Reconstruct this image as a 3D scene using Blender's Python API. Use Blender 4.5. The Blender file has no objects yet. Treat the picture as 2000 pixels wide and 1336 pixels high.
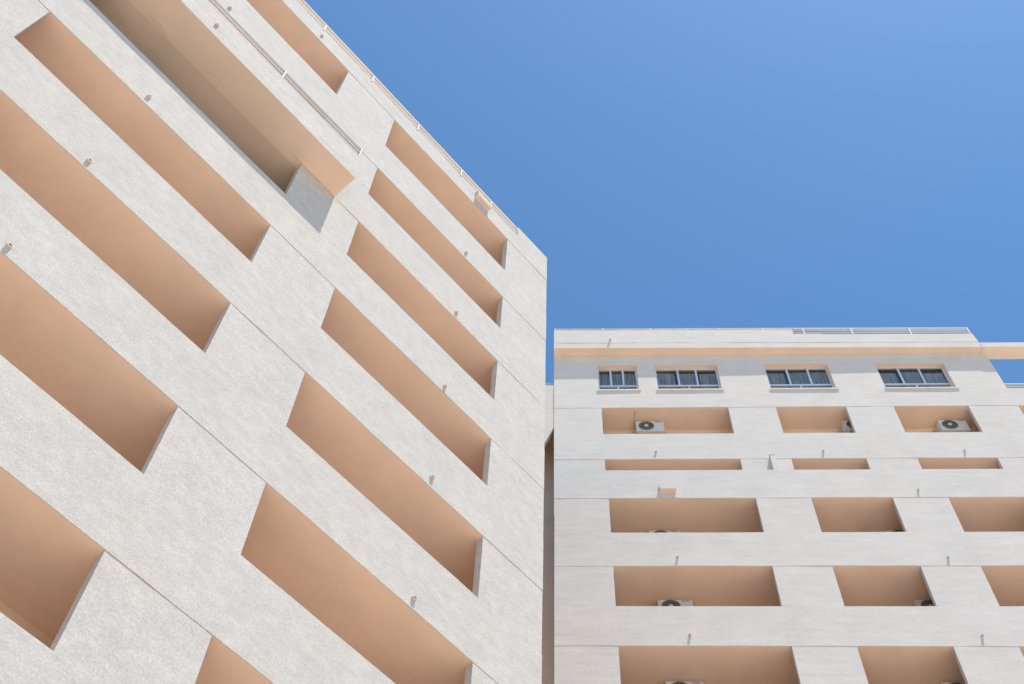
import bpy, bmesh, math, random
from mathutils import Vector, noise
R = math.radians
random.seed(7)
scene = bpy.context.scene
col = scene.collection

# ------------------------------------------------------------------ camera
F_PX, PITCH, ROLL = 2421.443, R(61.377), R(3.609)
EYE = 1.6
cam_d = bpy.data.cameras.new('camera')
cam_d.sensor_width = 36.0
cam_d.lens = F_PX / 2000 * 36.0
cam_d.clip_start = 0.1
cam_d.clip_end = 3000
cam = bpy.data.objects.new('camera', cam_d)
col.objects.link(cam)
cp, sp, cr, sr = math.cos(PITCH), math.sin(PITCH), math.cos(ROLL), math.sin(ROLL)
fwd = Vector((0, cp, sp)); right = Vector((1, 0, 0)); up = Vector((0, -sp, cp))
cx = cr * right + sr * up
cy = -sr * right + cr * up
from mathutils import Matrix
cam.matrix_world = Matrix(((cx.x, cy.x, -fwd.x, 0), (cx.y, cy.y, -fwd.y, 0), (cx.z, cy.z, -fwd.z, EYE), (0, 0, 0, 1)))
scene.camera = cam

# ------------------------------------------------------------------ light
SUN = Vector((0.21488, -0.22313, 0.95081)).normalized()
world = bpy.data.worlds.new('World')
scene.world = world
world.use_nodes = True
wn = world.node_tree
bg = wn.nodes['Background']
sky = wn.nodes.new('ShaderNodeTexSky')
sky.sky_type = 'NISHITA'
sky.sun_disc = False
sky.sun_elevation = math.asin(SUN.z)
sky.sun_rotation = math.atan2(SUN.x, SUN.y)
sky.air_density = 0.9
sky.dust_density = 0.6
sky.ozone_density = 6.0
wb = wn.nodes.new('ShaderNodeMix'); wb.data_type = 'RGBA'; wb.blend_type = 'MULTIPLY'
wb.inputs[0].default_value = 1.0
wb.inputs[7].default_value = (0.66, 0.935, 1.0, 1)     # overall white balance of the photograph
wn.links.new(sky.outputs[0], wb.inputs[6])
wn.links.new(wb.outputs[2], bg.inputs[0])
bg.inputs[1].default_value = 0.15
sl = bpy.data.lights.new('sun', 'SUN')
sl.energy = 4.6
sl.angle = R(0.5)
sl.color = (1.0, 0.965, 0.91)
so = bpy.data.objects.new('sun', sl)
so.rotation_euler = (-SUN).to_track_quat('-Z', 'Y').to_euler()
so.location = SUN * 80
col.objects.link(so)
scene.view_settings.view_transform = 'Standard'
scene.view_settings.look = 'None'
scene.view_settings.exposure = 0.36
scene.view_settings.gamma = 1.0
scene.view_settings.use_curve_mapping = False
scene.cycles.max_bounces = 8
scene.cycles.diffuse_bounces = 5

# ------------------------------------------------------------------ materials
def new_mat(name):
    m = bpy.data.materials.new(name); m.use_nodes = True
    return m, m.node_tree, m.node_tree.nodes['Principled BSDF']

def N(nt, kind, **kw):
    n = nt.nodes.new(kind)
    for k, v in kw.items():
        setattr(n, k, v)
    return n

def noise_tex(nt, co, scale, detail=4, rough=0.55, stretch=(1, 1, 1), off=(0, 0, 0)):
    mp = N(nt, 'ShaderNodeMapping')
    mp.inputs['Scale'].default_value = stretch
    mp.inputs['Location'].default_value = off
    nt.links.new(co, mp.inputs[0])
    t = N(nt, 'ShaderNodeTexNoise')
    t.inputs['Scale'].default_value = scale
    t.inputs['Detail'].default_value = detail
    t.inputs['Roughness'].default_value = rough
    nt.links.new(mp.outputs[0], t.inputs['Vector'])
    return t.outputs['Fac']

def remap(nt, v, a, b, c, d):
    m = N(nt, 'ShaderNodeMapRange')
    m.inputs[1].default_value = a; m.inputs[2].default_value = b
    m.inputs[3].default_value = c; m.inputs[4].default_value = d
    nt.links.new(v, m.inputs[0])
    return m.outputs[0]

def mul(nt, a, b, op='MULTIPLY'):
    m = N(nt, 'ShaderNodeMath', operation=op)
    for i, v in enumerate((a, b)):
        if isinstance(v, (int, float)): m.inputs[i].default_value = v
        else: nt.links.new(v, m.inputs[i])
    return m.outputs[0]

def stucco(name, base, blotch=(0.9, 1.04), streak=(0.94, 1.03), st=(0.35, 1, 2.6), grain=(0.93, 1.04),
           bump_d=0.004, grain_scale=38, warm=0.0, trowel=0.012, mid_scale=3.2):
    m, nt, b = new_mat(name)
    tc = N(nt, 'ShaderNodeTexCoord').outputs['Object']
    big = remap(nt, noise_tex(nt, tc, 0.9, 6, 0.62), 0.3, 0.7, *blotch)
    mid = remap(nt, noise_tex(nt, tc, mid_scale, 8, 0.72, st, (3, 1, 7)), 0.3, 0.7, *streak)
    fine = remap(nt, noise_tex(nt, tc, grain_scale, 3, 0.6), 0.3, 0.7, *grain)
    f = mul(nt, mul(nt, big, mid), fine)
    tint = noise_tex(nt, tc, 0.45, 3, 0.5, (1, 1, 1), (11, 5, 2))
    mix = N(nt, 'ShaderNodeMix', data_type='RGBA')
    mix.inputs[6].default_value = (*base, 1)
    mix.inputs[7].default_value = (base[0] * (1 + warm), base[1], base[2] * (1 - warm * 1.6), 1)
    nt.links.new(remap(nt, tint, 0.35, 0.65, 0, 1), mix.inputs[0])
    vm = N(nt, 'ShaderNodeVectorMath', operation='SCALE')
    nt.links.new(mix.outputs[2], vm.inputs[0]); nt.links.new(f, vm.inputs['Scale'])
    nt.links.new(vm.outputs[0], b.inputs['Base Color'])
    b.inputs['Roughness'].default_value = 0.92
    b.inputs['Specular IOR Level'].default_value = 0.2
    h1 = noise_tex(nt, tc, grain_scale * 0.8, 4, 0.65)
    h2 = noise_tex(nt, tc, 2.6, 5, 0.6, st, (2, 9, 4))
    bp = N(nt, 'ShaderNodeBump'); bp.inputs['Distance'].default_value = bump_d
    bp.inputs['Strength'].default_value = 1.0
    nt.links.new(h1, bp.inputs['Height'])
    bp2 = N(nt, 'ShaderNodeBump'); bp2.inputs['Distance'].default_value = trowel
    bp2.inputs['Strength'].default_value = 1.0
    nt.links.new(h2, bp2.inputs['Height'])
    nt.links.new(bp.outputs[0], bp2.inputs['Normal'])
    nt.links.new(bp2.outputs[0], b.inputs['Normal'])
    return m

def plain(name, c, rough=0.5, metal=0.0, var=0.05, scale=6):
    m, nt, b = new_mat(name)
    tc = N(nt, 'ShaderNodeTexCoord').outputs['Object']
    f = remap(nt, noise_tex(nt, tc, scale, 4), 0.3, 0.7, 1 - var, 1 + var)
    vm = N(nt, 'ShaderNodeVectorMath', operation='SCALE')
    vm.inputs[0].default_value = c
    nt.links.new(f, vm.inputs['Scale'])
    nt.links.new(vm.outputs[0], b.inputs['Base Color'])
    b.inputs['Roughness'].default_value = rough
    b.inputs['Metallic'].default_value = metal
    return m

M = {}
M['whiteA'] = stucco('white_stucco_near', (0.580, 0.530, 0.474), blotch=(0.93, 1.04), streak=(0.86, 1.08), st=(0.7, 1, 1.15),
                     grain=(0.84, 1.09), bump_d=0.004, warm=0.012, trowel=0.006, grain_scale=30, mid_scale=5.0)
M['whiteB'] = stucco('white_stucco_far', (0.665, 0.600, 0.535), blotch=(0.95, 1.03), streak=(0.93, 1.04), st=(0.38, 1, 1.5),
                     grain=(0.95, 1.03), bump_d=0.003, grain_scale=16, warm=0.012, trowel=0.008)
M['beige'] = stucco('beige_paint', (0.805, 0.612, 0.482), blotch=(0.93, 1.04), streak=(0.97, 1.02), grain=(0.985, 1.015),
                    bump_d=0.001, warm=0.02, trowel=0.004)
M['soffit_shade'] = stucco('shade_tinted_beige', (0.72, 0.55, 0.43), blotch=(0.92, 1.05), streak=(0.95, 1.04), grain=(0.98, 1.02),  # soffit beige darkened: shade of the deep recess put into the colour
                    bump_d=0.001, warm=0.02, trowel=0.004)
M['cream'] = stucco('cream_stucco', (0.66, 0.58, 0.50), blotch=(0.95, 1.03), bump_d=0.003, warm=0.02)
M['metal'] = plain('white_painted_metal', (0.62, 0.59, 0.56), 0.8)
M['alu'] = plain('pale_aluminium', (0.60, 0.66, 0.72), 0.35, 0.2)
M['spout'] = plain('spout_paint', (0.58, 0.50, 0.43), 0.7)
M['ac'] = plain('ac_casing', (0.66, 0.62, 0.56), 0.5)
M['acdark'] = plain('ac_dark', (0.06, 0.06, 0.055), 0.6)
M['acgrille'] = plain('ac_grille', (0.22, 0.21, 0.19), 0.5)
M['badge'] = plain('ac_badge', (0.25, 0.27, 0.28), 0.5)
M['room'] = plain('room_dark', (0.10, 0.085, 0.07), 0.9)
M['conduit'] = plain('conduit', (0.50, 0.40, 0.32), 0.7)
M['absorber'] = plain('bounce_absorber_floor', (0.16, 0.13, 0.11), 0.6)  # dark colour for the added floor cover in the recess
M['roof'] = plain('roof_screed', (0.42, 0.40, 0.37), 0.9)

def curtain_mat():
    m, nt, b = new_mat('curtain_fabric')
    tc = N(nt, 'ShaderNodeTexCoord').outputs['Object']
    f = remap(nt, noise_tex(nt, tc, 9, 3, 0.5, (3, 1, 0.12)), 0.3, 0.7, 0.40, 1.10)
    vm = N(nt, 'ShaderNodeVectorMath', operation='SCALE')
    vm.inputs[0].default_value = (0.66, 0.62, 0.57)
    nt.links.new(f, vm.inputs['Scale'])
    nt.links.new(vm.outputs[0], b.inputs['Base Color'])
    b.inputs['Roughness'].default_value = 0.9
    return m
M['curtain'] = curtain_mat()

def glass_mat():
    m, nt, b = new_mat('window_glass')
    b.inputs['Base Color'].default_value = (0.45, 0.52, 0.56, 1)
    out = [n for n in nt.nodes if n.type == 'OUTPUT_MATERIAL'][0]
    gl = N(nt, 'ShaderNodeBsdfGlossy'); gl.inputs['Roughness'].default_value = 0.03
    gl.inputs['Color'].default_value = (0.9, 0.95, 1, 1)
    tr = N(nt, 'ShaderNodeBsdfTransparent'); tr.inputs['Color'].default_value = (0.76, 0.78, 0.79, 1)
    fr = N(nt, 'ShaderNodeFresnel'); fr.inputs['IOR'].default_value = 1.48
    mx = N(nt, 'ShaderNodeMixShader')
    ge = N(nt, 'ShaderNodeNewGeometry')
    front = mul(nt, 1.0, ge.outputs['Backfacing'], 'SUBTRACT')
    nt.links.new(mul(nt, fr.outputs[0], front), mx.inputs[0])
    nt.links.new(tr.outputs[0], mx.inputs[1]); nt.links.new(gl.outputs[0], mx.inputs[2])
    nt.links.new(mx.outputs[0], out.inputs['Surface'])
    return m
M['glass'] = glass_mat()

def ground_mat():
    m, nt, b = new_mat('pale_paving')
    tc = N(nt, 'ShaderNodeTexCoord').outputs['Object']
    br = N(nt, 'ShaderNodeTexBrick')
    br.inputs['Color1'].default_value = (0.62, 0.53, 0.43, 1)
    br.inputs['Color2'].default_value = (0.57, 0.49, 0.40, 1)
    br.inputs['Mortar'].default_value = (0.40, 0.36, 0.31, 1)
    br.inputs['Scale'].default_value = 1.2
    br.inputs['Mortar Size'].default_value = 0.01
    nt.links.new(tc, br.inputs['Vector'])
    f = remap(nt, noise_tex(nt, tc, 0.3, 5), 0.3, 0.7, 0.9, 1.08)
    vm = N(nt, 'ShaderNodeVectorMath', operation='SCALE')
    nt.links.new(br.outputs['Color'], vm.inputs[0]); nt.links.new(f, vm.inputs['Scale'])
    nt.links.new(vm.outputs[0], b.inputs['Base Color'])
    b.inputs['Roughness'].default_value = 0.85
    return m
M['ground'] = ground_mat()

# ------------------------------------------------------------------ helpers
def link_mesh(name, bm, mats, parent=None, smooth=False):
    me = bpy.data.meshes.new(name)
    bm.to_mesh(me); bm.free()
    for m in (mats if isinstance(mats, (list, tuple)) else [mats]):
        me.materials.append(m)
    if smooth:
        for p in me.polygons: p.use_smooth = True
    o = bpy.data.objects.new(name, me)
    col.objects.link(o)
    if parent: o.parent = parent
    return o

def box(bm, x0, x1, y0, y1, z0, z1, seg=0.0, jit=0.0, bottom=0, back=0, front=0, side=0, top=0, lead=0.0):
    """Box; with seg it is cut along x and its long edges wander a little, as hand-floated render does."""
    n = max(1, int((x1 - x0) / seg)) if seg else 1
    rings = []
    for i in range(n + 1):
        x = x0 + (x1 - x0) * i / n
        def j(k):
            return noise.noise(Vector((x * 1.1, k * 7.3 + z0, y0))) * jit if jit else 0
        rings.append([bm.verts.new((x, y0 + j(1) * .7, z0 + j(2))), bm.verts.new((x, y1, z0)),
                      bm.verts.new((x, y1, z1)), bm.verts.new((x, y0 + j(3) * .7, z1 + j(4)))])
        if lead: rings[-1].append(bm.verts.new((x, y0 + lead, z0 + j(2) * .9)))
    for i in range(n):
        a, b = rings[i], rings[i + 1]
        for k, mi in ((1, back), (2, top), (3, front)):
            l = (k + 1) % 4
            f = bm.faces.new((a[k], a[l], b[l], b[k])); f.material_index = mi
        if lead:
            f = bm.faces.new((a[0], a[4], b[4], b[0])); f.material_index = 0
            f = bm.faces.new((a[4], a[1], b[1], b[4])); f.material_index = bottom
        else:
            f = bm.faces.new((a[0], a[1], b[1], b[0])); f.material_index = bottom
    for q in (rings[0], rings[-1]):
        loop = [q[0], q[4], q[1], q[2], q[3]] if lead else q
        f = bm.faces.new(loop); f.material_index = side
    return bm

def tube(bm, p0, p1, r, seg=10, caps=True, r1=None):
    p0, p1 = Vector(p0), Vector(p1)
    d = (p1 - p0).normalized()
    a = d.orthogonal().normalized(); b = d.cross(a)
    r1 = r if r1 is None else r1
    A = [bm.verts.new(p0 + (a * math.cos(t) + b * math.sin(t)) * r) for t in [2 * math.pi * i / seg for i in range(seg)]]
    B = [bm.verts.new(p1 + (a * math.cos(t) + b * math.sin(t)) * r1) for t in [2 * math.pi * i / seg for i in range(seg)]]
    for i in range(seg):
        bm.faces.new((A[i], A[(i + 1) % seg], B[(i + 1) % seg], B[i]))
    if caps:
        bm.faces.new(A[::-1]); bm.faces.new(B)

def finish(bm):
    bmesh.ops.recalc_face_normals(bm, faces=bm.faces[:])
    return bm

def rbox(name, mats, parent, x0, x1, y0, y1, z0, z1, **kw):
    bm = bmesh.new(); box(bm, x0, x1, y0, y1, z0, z1, **kw)
    return link_mesh(name, finish(bm), mats, parent)

def bevel_box(name, mat, parent, x0, x1, y0, y1, z0, z1, w=0.01, seg=2):
    bm = bmesh.new(); box(bm, x0, x1, y0, y1, z0, z1)
    bmesh.ops.bevel(bm, geom=bm.edges[:], offset=w, segments=seg, affect='EDGES')
    return link_mesh(name, finish(bm), mat, parent)

def thing(name, label, cat, a, u0, d0, group=None):
    """An Empty at the base of a building, turned with its facade; children are laid out in (u, depth, z)."""
    o = bpy.data.objects.new(name, None)
    t = Vector((math.cos(a), -math.sin(a), 0)); n = Vector((math.sin(a), math.cos(a), 0))
    o.location = t * u0 + n * d0
    o.rotation_euler = (0, 0, -a)
    o['label'] = label; o['category'] = cat
    if group: o['group'] = group
    col.objects.link(o)
    return o

# ------------------------------------------------------------------ ground
bm = bmesh.new()
bmesh.ops.create_grid(bm, x_segments=8, y_segments=8, size=600)
g = link_mesh('ground', bm, M['ground'])
g['kind'] = 'structure'

def recenter(root, u0, d0):
    """children meshes are written in absolute (u, d, z); shift them to the root's base."""
    for ch in root.children:
        ch.location = (-u0, -d0, 0)

# ================================================================== NEAR BUILDING (left)
A_A = R(-45.608)
DA = 10.0
SH = 3.276
TA = [31.57, 27.983, 24.709, 21.444, 18.183, 14.919, 11.643]
BA = [29.532, 26.287, 22.963, 19.759, 16.458, 13.215, 9.899]
while TA[-1] > 5:
    TA.append(TA[-1] - SH); BA.append(BA[-1] - SH)
TA = [z + EYE for z in TA]; BA = [z + EYE for z in BA]
L0, L1_, R0, R1_, EA = -1.762, 3.527, 5.245, 9.790, 11.457
UMIN = -9.0
TH = 0.16
bA = thing('apartment_building', 'near white stuccoed building with slanting rows of beige balcony recesses filling the left half', 'building', A_A, EA, DA)
WA = [M['whiteA'], M['beige']]
SEAM = 0.007
for k in range(len(TA)):
    top = TA[k]; bot = BA[k]
    # spandrel band under the opening of this storey
    zt = bot; zb = TA[k + 1] if k + 1 < len(TA) else 0.0
    cuts = [UMIN, EA] if k != 1 else [UMIN, 4.5, EA]
    for x0, x1 in zip(cuts, cuts[1:]):
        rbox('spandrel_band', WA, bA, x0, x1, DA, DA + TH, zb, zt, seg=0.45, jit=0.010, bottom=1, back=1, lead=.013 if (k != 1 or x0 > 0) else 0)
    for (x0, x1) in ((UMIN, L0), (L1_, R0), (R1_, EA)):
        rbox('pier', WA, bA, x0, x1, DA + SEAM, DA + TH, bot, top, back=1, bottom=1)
    # balcony slab and soffit
    if k == 2:
        rbox('balcony_slab', M['soffit_shade'], bA, UMIN, L1_ + 1.2, DA + TH, DA + 1.62, top, top + 0.16)  # inner soffit behind the projecting balcony, its shade painted in
        rbox('balcony_slab', M['beige'], bA, L1_ + 1.2, EA - .2, DA + TH, DA + 1.62, top, top + 0.16)
    else:
        rbox('balcony_slab', M['beige'], bA, UMIN, EA - .2, DA + TH, DA + 1.62, top, top + 0.16)
    for (x0, x1) in ((L0 - 1.1, L0 - 1.0), (L1_ + 1.15, L1_ + 1.25), (R1_ + 1.1, R1_ + 1.2)):
        rbox('partition_wall', M['beige'], bA, x0, x1, DA + TH, DA + 1.62, zb + .161 if k + 1 < len(TA) else 0, top)
for (x0, x1) in ((-5.2, -3.4), (-2.6, -.9), (-.7, 1.0), (1.2, 2.9), (3.0, 4.6)):  # unseen dark panels, added to cut bounce light inside the recess
    rbox('bounce_absorber_panel', M['room'], bA, x0, x1, DA + 1.57, DA + 1.619, TA[3] + .17, TA[2] - .02)
rbox('bounce_absorber_floor', M['absorber'], bA, -6, L1_ + 1.1, DA + TH + .01, DA + 1.56, TA[3] + .161, TA[3] + .18)  # unseen dark floor cover, added to keep the recess soffit dim
rbox('back_wall', M['beige'], bA, UMIN, EA - .2, DA + 1.62, DA + 1.85, 0, 33.6)
rbox('end_wall', M['whiteA'], bA, EA - .2, EA, DA + TH, DA + 8, 0, 34.3)
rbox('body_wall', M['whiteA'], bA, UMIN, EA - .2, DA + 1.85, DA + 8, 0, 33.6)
# roof parapet
rbox('roof_slab', [M['beige']], bA, UMIN, EA - .2, DA + TH, DA + 1.62, 33.45, 33.6)
PT = 32.50 + EYE
CT = 32.93 + EYE
rbox('roof_band', WA, bA, UMIN, EA, DA, DA + TH, TA[0], PT, seg=0.45, jit=0.012, bottom=1, back=0, lead=.013)
rbox('roof_band', M['whiteA'], bA, 10.17, EA, DA + .0, DA + TH, PT, CT + .15, seg=0.4, jit=0.010)
rbox('parapet_backing', M['beige'], bA, UMIN, 10.17, DA + .12, DA + .30, PT - .1, CT - .11)
rbox('coping', WA, bA, UMIN, 10.17, DA - .012, DA + .30, CT - .105, CT, seg=0.5, jit=.008, bottom=1)
for z in (PT + .09, PT + .20):
    rbox('roof_rail', M['metal'], bA, UMIN, 10.15, DA + .005, DA + .035, z, z + .035)
for u in (-4.8, -3.0, -1.2, .6, 2.4, 4.22, 6.0, 7.75, 9.0):
    rbox('rail_post', M['metal'], bA, u - .022, u + .022, DA - .022, DA - .003, PT - .10, CT - .11)

# protruding upper balcony with its rail
PD = 9.36
PZ0 = TA[2]; PZ1 = 25.83 + EYE
PU0, PU1 = -3.2, 4.50
bm = bmesh.new()
box(bm, PU0, PU1, PD, PD + .13, PZ0, PZ1, seg=.45, jit=.010, bottom=1, back=0)
box(bm, PU1 - .13, PU1, PD + .13, DA - .002, PZ0, PZ1, bottom=1)
box(bm, PU0, PU0 + .13, PD + .13, DA - .002, PZ0, PZ1, bottom=1)
box(bm, PU0 + .13, PU1 - .13, PD + .13, DA - .002, PZ0, PZ0 + .16, bottom=1)
proj = link_mesh('projecting_balcony', finish(bm), WA, bA)
proj['label'] = 'balcony box standing out from the near facade with a white rail on top'
for z in (PZ1 + .09, PZ1 + .28, PZ1 + .47):
    bm = bmesh.new(); tube(bm, (PU0 + .05, PD + .045, z), (PU1 - .06, PD + .045, z), .028, 12)
    link_mesh('rail_bar', finish(bm), M['metal'], proj, True)
for u in (-2.63, -.29, 2.05, 4.39):
    bm = bmesh.new(); box(bm, u - .018, u + .016, PD - .004, PD + .012, PZ1 + .0, PZ1 + .47)
    link_mesh('rail_post', finish(bm), M['metal'], proj)

def spout_mesh(bm, u, d, z, r=0.045, L=0.05):
    """short open drain pipe: outer tube, rim, dark bore"""
    sg = 14
    prof = [(0.0, r), (L, r), (L, r * .74), (L * .35, r * .74), (L * .35, 0.002)]
    rings = []
    for (y, rr) in prof:
        rings.append([bm.verts.new((u + math.cos(t) * rr, d - y, z + math.sin(t) * rr - y * .12)) for t in [2 * math.pi * i / sg for i in range(sg)]])
    for a, b in zip(rings, rings[1:]):
        for i in range(sg):
            bm.faces.new((a[i], a[(i + 1) % sg], b[(i + 1) % sg], b[i]))
def spout(root, u, d, z, **k):
    bm = bmesh.new(); spout_mesh(bm, u, d, z, **k)
    return link_mesh('drain_spout', finish(bm), M['spout'], root, False)
for (u, z) in ((.385, 21.72), (.39, 18.40), (.39, 15.12), (.34, 28.28), (2.45, 31.93),
               (8.36, 28.24), (8.34, 24.94), (8.33, 21.64), (8.36, 18.45), (8.36, 15.14), (.39, 11.95), (8.36, 11.9), (.39, 8.6), (8.36, 8.6)):
    spout(bA, u, DA, z + EYE)
spout(bA, .365, PD, 25.17 + EYE)

def hood(root, mats, u0, u1, d, z0, z1, out):
    bm = bmesh.new()
    box(bm, u0, u1, d - out, d - .002, z0, z1, bottom=1)
    top = [v for v in bm.verts if v.co.z > z1 - .001 and v.co.y < d - out + .01]
    for v in top: v.co.z -= .07
    return link_mesh('overflow_hood', finish(bm), mats, root)
hood(bA, WA, 8.37, 8.93, DA, 31.99 + EYE, 32.32 + EYE, .14)
recenter(bA, EA, DA)

# ================================================================== FAR BUILDING (right)
A_B = R(4.651)
SB = 3.276 / 1.454
D1, D2 = 10 * SB, 10.34 * SB
TB = [(16.802 - 1.454 * i) * SB + EYE for i in range(11)]
BB = [t - .767 * SB for t in TB]
CB = [c * SB for c in (.646, 2.642, 3.388, 4.483, 5.225, 6.384)]
BAYS = [(CB[0], CB[1]), (CB[2], CB[3]), (CB[4], CB[5]), (16.12, 20.6), (22.3, 24.8)]
UB0, UB1 = -.24, 27.0
UR = 16.11            # right edge of the top storey
WB = [M['whiteB'], M['beige']]
bB = thing('apartment_building', 'far white stuccoed block facing the viewer with a windowed top storey, on the right', 'building', A_B, UB0, D1)
FP = 14.56 * SB + EYE   # top of the front lower block's parapet
SEAMB = .007
for k in range(len(TB)):
    top, bot = TB[k], BB[k]
    rear = k < 2
    d = D2 if rear else D1
    depth = .95 if rear else 1.62
    nxt = TB[k + 1] if k + 1 < len(TB) else 0
    if k == 1:
        # set-back wall behind the front block's parapet
        rbox('spandrel_band', WB, bB, UB0, UB1, D2, D2 + TH, TB[2] + .17, bot, seg=.6, jit=.008)
        rbox('spandrel_band', WB, bB, UB0 + .02, UB1, D1, D1 + TH, TB[2], FP, seg=.6, jit=.010, bottom=1, lead=.013)
        rbox('terrace_slab', WB, bB, UB0 + .02, UB1, D1 + TH, D2, TB[2], TB[2] + .17, bottom=1)
    else:
        rbox('spandrel_band', WB, bB, UB0 + (0 if rear else .02), UB1, d, d + TH, nxt, bot, seg=.6, jit=.010, bottom=1, back=1, lead=.013)
    edges = [UB0 + (0 if rear else .02)] + [v for bay in BAYS for v in bay] + [UB1]
    for i in range(0, len(edges), 2):
        rbox('pier', WB, bB, edges[i], edges[i + 1], d + SEAMB, d + TH, bot, top, back=1, bottom=1)
    if k == 2:
        rbox('balcony_slab', M['beige'], bB, UB0 + .2, UB1, D2, D1 + depth, top, top + .17)
    else:
        rbox('balcony_slab', M['beige'], bB, UB0 + .2, UB1, d + TH, d + depth, top, top + .17)
    for (x0, x1) in BAYS:
        lo = (nxt + .171) if k != 1 else TB[2] + .171
        rbox('partition_wall', M['beige'], bB, x1 + 1.15, x1 + 1.25, d + TH, d + depth, lo, top)
rbox('back_wall', M['beige'], bB, UB0 + .2, UB1, D2 + .95, D2 + 1.1, TB[2] + .17, TB[0] + .17)
rbox('back_wall', M['beige'], bB, UB0 + .2, UB1, D1 + 1.62, D1 + 1.75, 0, TB[2])
rbox('body_wall', M['whiteB'], bB, UB0, UB1, D2 + 1.1, D2 + 10, 0, TB[0] + .3)
rbox('end_wall', M['whiteB'], bB, UB0, UB0 + .2, D2 + TH, D2 + 1.1, TB[2] + .17, 43.2)
rbox('end_wall', M['whiteB'], bB, UB0 + .02, UB0 + .2, D1 + TH, D2 + 1.1, 0, TB[2])

# top storey: band, wall with window openings, cornice
Z0W = 39.04 + EYE            # sill level seam
rbox('spandrel_band', WB, bB, UB0, UB1, D2, D2 + TH, TB[0], Z0W - .002, seg=.6, jit=.010, bottom=1, back=1, lead=.013)
WZ0, WZ1 = 39.09 + EYE, 40.93 + EYE
WINS = [(1.39, 2.88, (1.888, 2.346), 2.139), (3.55, 5.90, (4.407, 5.092), 4.75),
        (7.65, 10.03, (8.496, 9.272), 8.84), (11.79, 14.34, (12.644, 13.413), 13.06)]
CZ0 = 41.63 + EYE            # cornice soffit
WTH = .30
ys = D2 + .008
edges = [UB0] + [v for w in WINS for v in w[:2]] + [UR]
rbox('top_wall', WB, bB, UB0, UR, ys, ys + WTH, Z0W, WZ0, seg=.8, jit=.004)
for i in range(0, len(edges), 2):
    rbox('top_wall', WB, bB, edges[i], edges[i + 1], ys, ys + WTH, WZ0, WZ1)
rbox('top_wall', WB, bB, UB0, UR, ys, ys + WTH, WZ1, CZ0 + .2, bottom=1)
rbox('end_wall', M['whiteB'], bB, UR - .25, UR, ys + WTH, D2 + 8, Z0W - .3, CZ0 + .2)
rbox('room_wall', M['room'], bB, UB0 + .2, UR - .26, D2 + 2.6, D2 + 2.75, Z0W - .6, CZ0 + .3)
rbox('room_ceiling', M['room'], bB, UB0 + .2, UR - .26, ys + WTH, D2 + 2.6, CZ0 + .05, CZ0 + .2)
rbox('roof_slab', M['roof'], bB, UB0, UR, ys + WTH + .01, D2 + 8, CZ0 + .22, CZ0 + .4)
# jamb linings painted beige
for (u0, u1, mu, lm) in WINS:
    rbox('window_lining', M['beige'], bB, u0, u1, ys + .004, ys + .20, WZ1 - .012, WZ1 - .001)
    rbox('window_lining', M['beige'], bB, u1 - .014, u1 - .001, ys + .004, ys + .20, WZ0, WZ1 - .013)
    rbox('window_lining', M['beige'], bB, u0 + .001, u0 + .014, ys + .004, ys + .20, WZ0, WZ1 - .013)

def cornice(name, z0, z1, oL, oR, uL, uR_, mats, yb, seg=.7, jit=.010, bottom=1, taper_end=0.0):
    bm = bmesh.new()
    n = int((uR_ - uL) / seg)
    rings = []
    for i in range(n + 1):
        f = i / n; u = uL + (uR_ - uL) * f
        o = oL + (oR - oL) * (u - UB0) / (UR - UB0)
        j = [noise.noise(Vector((u, 3.1 * q + z0, 0))) * jit for q in range(4)]
        ue = u - (taper_end if i == n else 0)
        rings.append([bm.verts.new((u, D2 - o + j[0], z0 + j[1])), bm.verts.new((u, yb, z0)),
                      bm.verts.new((ue, yb, z1)), bm.verts.new((ue, D2 - o + j[2], z1 + j[3]))])
    for i in range(n):
        a, b = rings[i], rings[i + 1]
        for k, mi in ((0, bottom), (1, 0), (2, 0), (3, 0)):
            l = (k + 1) % 4
            f = bm.faces.new((a[k], a[l], b[l], b[k])); f.material_index = mi
    bm.faces.new(rings[0][::-1]); bm.faces.new(rings[-1])
    return link_mesh(name, finish(bm), mats, bB)
GZ = 42.03 + EYE
cornice('cornice', CZ0, GZ, .372, .272, UB0, 15.95, WB, ys - .002)
cornice('cornice', GZ, 42.68 + EYE, .38, .280, UB0, 15.93, WB, ys + .1, taper_end=.04, bottom=0)
cornice('roof_parapet', 42.68 + EYE + .001, 43.06 + EYE, .374, .276, UB0, 9.05, WB, ys + .1, bottom=0)
rbox('stair_head', M['cream'], bB, 9.3, 10.3, D2 + .1, D2 + 1.6, 42.0 + EYE, 43.5 + EYE)

def oc(u, k=.035):
    return D2 - (.38 - .1 * (u - UB0) / (UR - UB0)) + k
rail = bmesh.new()
tube(rail, (UB0 + .03, oc(UB0), 43.19 + EYE), (15.86, oc(15.86), 43.19 + EYE), .034, 10)
rr = link_mesh('roof_railing', finish(rail), M['metal'], bB, True)
for z in (43.04, 42.87):
    bm = bmesh.new(); tube(bm, (9.06, oc(9.06), z + EYE), (15.86, oc(15.86), z + EYE), .022, 8)
    link_mesh('rail_bar', finish(bm), M['metal'], rr, True)
for u in (UB0 + .05, 1.70, 3.55, 5.0, 6.2, 7.9, 9.48, 11.33, 13.57, 15.82):
    y = oc(u, -.005)
    bm = bmesh.new(); box(bm, u - .025, u + .025, y, y + .02, 42.68 + EYE if u > 9 else 43.06 + EYE, 43.20 + EYE)
    link_mesh('rail_post', finish(bm), M['metal'], rr)
# beam running out over the terrace
rbox('terrace_beam', WB, bB, 15.951, 26.0, D2 - .29, D2 + .255, CZ0 - .02, 41.94 + EYE, seg=.7, jit=.008, bottom=1)
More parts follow.
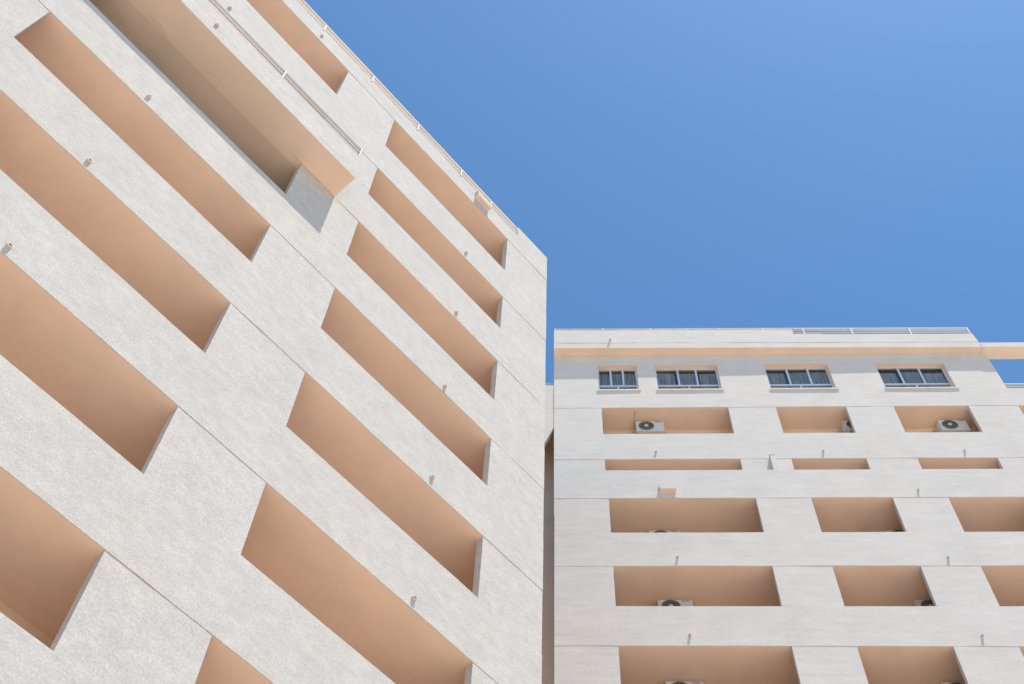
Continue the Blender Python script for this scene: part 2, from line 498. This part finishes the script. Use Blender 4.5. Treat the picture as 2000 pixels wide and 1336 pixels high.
# terrace parapet and railing, right of the top storey
rbox('terrace_floor', M['roof'], bB, UR, UB1, D2 + TH, D2 + 8, TB[0] + .31, TB[0] + .36)
tr = rbox('terrace_railing', M['metal'], bB, UR + .02, UB1, D2 + .06, D2 + .10, 39.43 + EYE, 39.47 + EYE)
for z in (39.28, 39.12):
    bm = bmesh.new(); tube(bm, (UR + .02, D2 + .08, z + EYE), (UB1, D2 + .08, z + EYE), .022, 8)
    link_mesh('rail_bar', finish(bm), M['metal'], tr)
for u in (17.9, 19.8, 21.7, 23.6, 25.5):
    bm = bmesh.new(); box(bm, u - .03, u + .03, D2 + .05, D2 + .075, Z0W - .05, 39.45 + EYE)
    link_mesh('rail_post', finish(bm), M['metal'], tr)

# windows
for wi, (u0, u1, mu, lm) in enumerate(WINS):
    yg = D2 + .22
    fz = 39.70 + EYE
    bm = bmesh.new()
    e = .05
    a0, a1 = u0 + .015, u1 - .015
    z0, z1 = WZ0 + .002, WZ1 - .015
    box(bm, a0, a0 + e, yg - .03, yg + .04, z0, z1)
    box(bm, a1 - e, a1, yg - .03, yg + .04, z0, z1)
    box(bm, a0 + e, a1 - e, yg - .03, yg + .04, z1 - e, z1)
    box(bm, a0 + e, a1 - e, yg - .03, yg + .04, z0, z0 + e)
    box(bm, a0 + e, a1 - e, yg - .035, yg + .045, fz - .035, fz + .035)
    w = link_mesh('window', finish(bm), M['alu'], bB)
    for m_ in mu:
        bm = bmesh.new(); box(bm, m_ - .034, m_ + .034, yg - .04, yg + .03, fz + .036, z1 - e - .001)
        link_mesh('mullion', finish(bm), M['alu'], w)
    bm = bmesh.new(); box(bm, lm - .028, lm + .028, yg - .03, yg + .03, z0 + e, fz - .036)
    link_mesh('mullion', finish(bm), M['alu'], w)
    cuts = [a0 + e] + list(mu) + [a1 - e]
    for i in range(3):
        bm = bmesh.new()
        x0, x1 = cuts[i] + (.035 if i else .002), cuts[i + 1] - (.035 if i < 2 else .002)
        yy = yg + (.004, -.012, .004)[i]
        box(bm, x0, x1, yy, yy + .006, fz + .037, z1 - e - .002)
        link_mesh('pane', finish(bm), M['glass'], w)
    for (x0, x1) in ((a0 + e + .002, lm - .03), (lm + .03, a1 - e - .002)):
        bm = bmesh.new(); box(bm, x0, x1, yg, yg + .006, z0 + e + .002, fz - .037)
        link_mesh('pane', finish(bm), M['glass'], w)
    # folded curtains, hung a little below the head; the third and fourth windows keep one or two gaps
    spans = {0: [(0, 1)], 1: [(0, .33, .02), (.37, .68), (.7, 1)], 2: [(0, .33), (.36, 1)], 3: [(0, .31, .01), (.34, .65), (.68, 1, .01)]}[wi]
    for sp_ in spans:
        f0, f1 = sp_[0], sp_[1]; amp = sp_[2] if len(sp_) > 2 else .05
        bm = bmesh.new()
        x0, x1 = u0 + (u1 - u0) * f0 + .03, u0 + (u1 - u0) * f1 - .03
        n = int((x1 - x0) / .018)
        prev = None
        ph = random.random() * 6
        hz = z1 - .06 - random.random() * .16
        for i in range(n + 1):
            x = x0 + (x1 - x0) * i / n
            y = yg + .13 + amp * math.sin(x * 42 + ph + 1.6 * math.sin(x * 5.3 + ph)) + amp * .6 * noise.noise(Vector((x * 7, ph, 0)))
            c = (bm.verts.new((x, y, z0)), bm.verts.new((x, y * .25 + (yg + .10) * .75, hz)))
            if prev: bm.faces.new((prev[0], c[0], c[1], prev[1]))
            prev = c
        cu = link_mesh('curtain', finish(bm), M['curtain'], w, True)
    rbox('window_sill', M['cream'], bB, u0 - .04, u1 + .05, D2 - .045, ys + .19, WZ0 - .095, WZ0 - .001)

for (u, z) in ((3.19, 34.98), (8.76, 34.96), (13.42, 34.95), (18.2, 34.95)):
    spout(bB, u, D2, z + EYE, r=.038, L=.065)
for (u, z) in ((10.95, 31.64), (3.31, 28.38), (10.96, 28.36), (3.35, 25.12), (10.94, 25.10), (3.35, 21.8), (10.94, 21.8)):
    spout(bB, u, D1, z + EYE, r=.038, L=.065)
spout(bB, 1.93, D2 - .345, 42.28 + EYE - .1, r=.045, L=.12)
hood(bB, WB, 3.04, 3.55, D1, 31.59 + EYE, 31.90 + EYE, .155)
# short dividing fin on the set-back terrace
rbox('dividing_fin', WB, bB, 6.90, 7.06, D2 - .22, D2 + .009, TB[2] + .171, 34.48 + EYE, side=1)
rbox('fin_cap', M['metal'], bB, 6.89, 7.07, D2 - .23, D2 - .002, 34.482 + EYE, 34.53 + EYE)
# conduit on the soffit of the first balcony
bm = bmesh.new(); tube(bm, (2.64, D2 + .20, TB[0] - .02), (2.64, D2 + .93, TB[0] - .02), .012, 8)
box(bm, 2.61, 2.70, D2 + .17, D2 + .21, TB[0] - .035, TB[0] - .002)
link_mesh('conduit', finish(bm), M['conduit'], bB)
recenter(bB, UB0, D1)

# ================================================================== LINK BLOCK glimpsed between the two
lk = thing('stair_tower', 'narrow strip of cream wall seen in the gap between the two buildings', 'stair tower', A_B, -.4, D2 + .75)
def lpt(u, z): return (u, z)
dl = D2 + .03
k_ = dl / 22.53
bm = bmesh.new()
poly = [(-3.4, 39.5 + EYE), (-.245, 39.5 + EYE), (-.245, 36.62 + EYE), (-.504, 35.82 + EYE), (-3.4, 27.0 + EYE)]
fr = [bm.verts.new((u, dl, z)) for u, z in poly]
bk = [bm.verts.new((u, dl + .2, z)) for u, z in poly]
bm.faces.new(fr); bm.faces.new(bk[::-1])
for i in range(len(poly)):
    j = (i + 1) % len(poly)
    bm.faces.new((fr[i], fr[j], bk[j], bk[i]))
link_mesh('raking_wall', finish(bm), M['cream'], lk)
rbox('recess_wall', M['beige'], lk, -3.4, -.245, dl + 1.0, dl + 1.2, 0, 39.3 + EYE)
rbox('side_wall', M['beige'], lk, -3.6, -3.4, dl, dl + 1.2, 0, 39.5 + EYE)
lr = rbox('rail', M['metal'], lk, -3.4, -.245, dl + .05, dl + .09, 39.74 + EYE, 39.77 + EYE)
for z in (39.62,):
    bm = bmesh.new(); tube(bm, (-3.4, dl + .07, z + EYE), (-.245, dl + .07, z + EYE), .022, 8)
    link_mesh('rail_bar', finish(bm), M['metal'], lr)
recenter(lk, -.4, D2 + .75)

# ================================================================== AIR CONDITIONERS
def make_ac():
    root = bpy.data.objects.new('air_conditioner', None); col.objects.link(root)
    W, H, T = 1.0, .66, .32
    bevel_box('casing', M['ac'], root, -W / 2, W / 2, -T, 0, 0, H, .015)
    c = (-.13, -T, H * .52)
    rr_ = .265
    # recessed dark fan well, ring by ring, with wires and hub
    bm = bmesh.new()
    sg = 40
    ring = [bm.verts.new((c[0] + math.cos(t) * rr_, c[1] - .004, c[2] + math.sin(t) * rr_)) for t in [2 * math.pi * i / sg for i in range(sg)]]
    bm.faces.new(ring)
    well = link_mesh('fan_well', finish(bm), M['acdark'], root)
    bm = bmesh.new()
    for r0, w in ((.262, .012), (.215, .006), (.17, .006), (.125, .006), (.085, .006)):
        prev = None; first = None
        for i in range(sg + 1):
            t = 2 * math.pi * i / sg
            q = [(r0 - w, -.010), (r0 - w, -.024), (r0 + w, -.024), (r0 + w, -.010)]
            vs = [bm.verts.new((c[0] + math.cos(t) * a, c[1] + b, c[2] + math.sin(t) * a)) for a, b in q]
            if prev:
                for k in range(4):
                    bm.faces.new((prev[k], prev[(k + 1) % 4], vs[(k + 1) % 4], vs[k]))
            prev = vs
    for i in range(12):
        t = math.pi * 2 * i / 12
        tube(bm, (c[0] + math.cos(t) * .06, c[1] - .018, c[2] + math.sin(t) * .06), (c[0] + math.cos(t) * .26, c[1] - .018, c[2] + math.sin(t) * .26), .004, 5)
    link_mesh('fan_grille', finish(bm), M['acgrille'], root)
    bm = bmesh.new(); tube(bm, (c[0], c[1] - .008, c[2]), (c[0], c[1] - .035, c[2]), .072, 20, True, .06)
    link_mesh('fan_hub', finish(bm), M['ac'], root)
    for i in range(3):
        t = i * 2.094 + .3
        bm = bmesh.new()
        pts = [(.07, 0), (.22, -.35), (.24, .15), (.07, .6)]
        vs = [bm.verts.new((c[0] + math.cos(t + b) * a, c[1] - .0065, c[2] + math.sin(t + b) * a)) for a, b in pts]
        bm.faces.new(vs)
        r_ = bmesh.ops.solidify(bm, geom=bm.faces[:], thickness=.002)
        link_mesh('fan_blade', finish(bm), M['acgrille'], root)
    rbox('badge', M['badge'], root, .20, .42, -T - .006, -T - .001, H * .86, H * .92)
    bevel_box('side_panel', M['ac'], root, .19, .47, -T - .005, -T - .0005, .06, H * .80, .002, 1)
    for s in (-.36, .30):
        bm = bmesh.new()
        box(bm, s - .02, s + .02, -T - .03, .06, -.05, -.001)
        box(bm, s - .02, s + .02, .02, .06, -.35, -.05)
        link_mesh('bracket', finish(bm), M['ac'], root)
    bm = bmesh.new()
    pts = [(-.50, -.10, .16), (-.56, -.10, .16), (-.60, -.06, .24), (-.60, .04, .52), (-.60, .09, .60)]
    for p, q in zip(pts, pts[1:]): tube(bm, p, q, .016, 7)
    for p, q in zip(pts, pts[1:]): tube(bm, (p[0] + .005, p[1] - .035, p[2] - .04), (q[0] + .005, q[1] - .035, q[2] - .04), .010, 7)
    link_mesh('refrigerant_pipe', finish(bm), M['conduit'], root)
    return root
acs = []
proto = make_ac()
def place_ac(u, d, ztop, label, first=False):
    if first: o = proto
    else:
        o = proto.copy(); col.objects.link(o)
        for ch in list(proto.children):
            c = ch.copy(); col.objects.link(c); c.parent = o
    t = Vector((math.cos(A_B), -math.sin(A_B), 0)); n = Vector((math.sin(A_B), math.cos(A_B), 0))
    o.location = t * u + n * d + Vector((0, 0, ztop - .66))
    o.rotation_euler = (0, 0, -A_B)
    o['label'] = label; o['category'] = 'air conditioner'; o['group'] = 'air conditioners in the balconies of the far building'
e1, e2 = .52 + .32, 1.18 + .32
place_ac(3.17, D2 + e1, TB[0] - .09, 'air conditioner with whole fan visible, in the widest balcony of the row below the windows', True)
place_ac(10.50, D2 + e1, TB[0] - .09, 'air conditioner half hidden by a pier, middle balcony of the row below the windows')
place_ac(13.83, D2 + e1, TB[0] - .12, 'air conditioner nearest the right photo edge, in the third balcony below the windows')
place_ac(3.20, D1 + e2, TB[2] - .05, 'air conditioner whose top just shows, in the wide balcony right below the overflow hood')
place_ac(10.52, D1 + e2, TB[2] - .05, 'air conditioner top at a right pier, middle column, third row of openings down')
place_ac(3.24, D1 + e2, TB[3] - .05, 'air conditioner with upper half of its fan showing, wide balcony of the fourth row down')
place_ac(10.58, D1 + e2, TB[3] - .05, 'air conditioner cut off by the right pier, middle balcony of the fourth row down')
place_ac(3.21, D1 + e2, TB[4] - .05, 'air conditioner top at the bottom photo edge, widest balcony of the lowest row')
place_ac(10.44, D1 + e2, TB[4] - .05, 'air conditioner top at the bottom photo edge, narrower middle balcony of the lowest row')
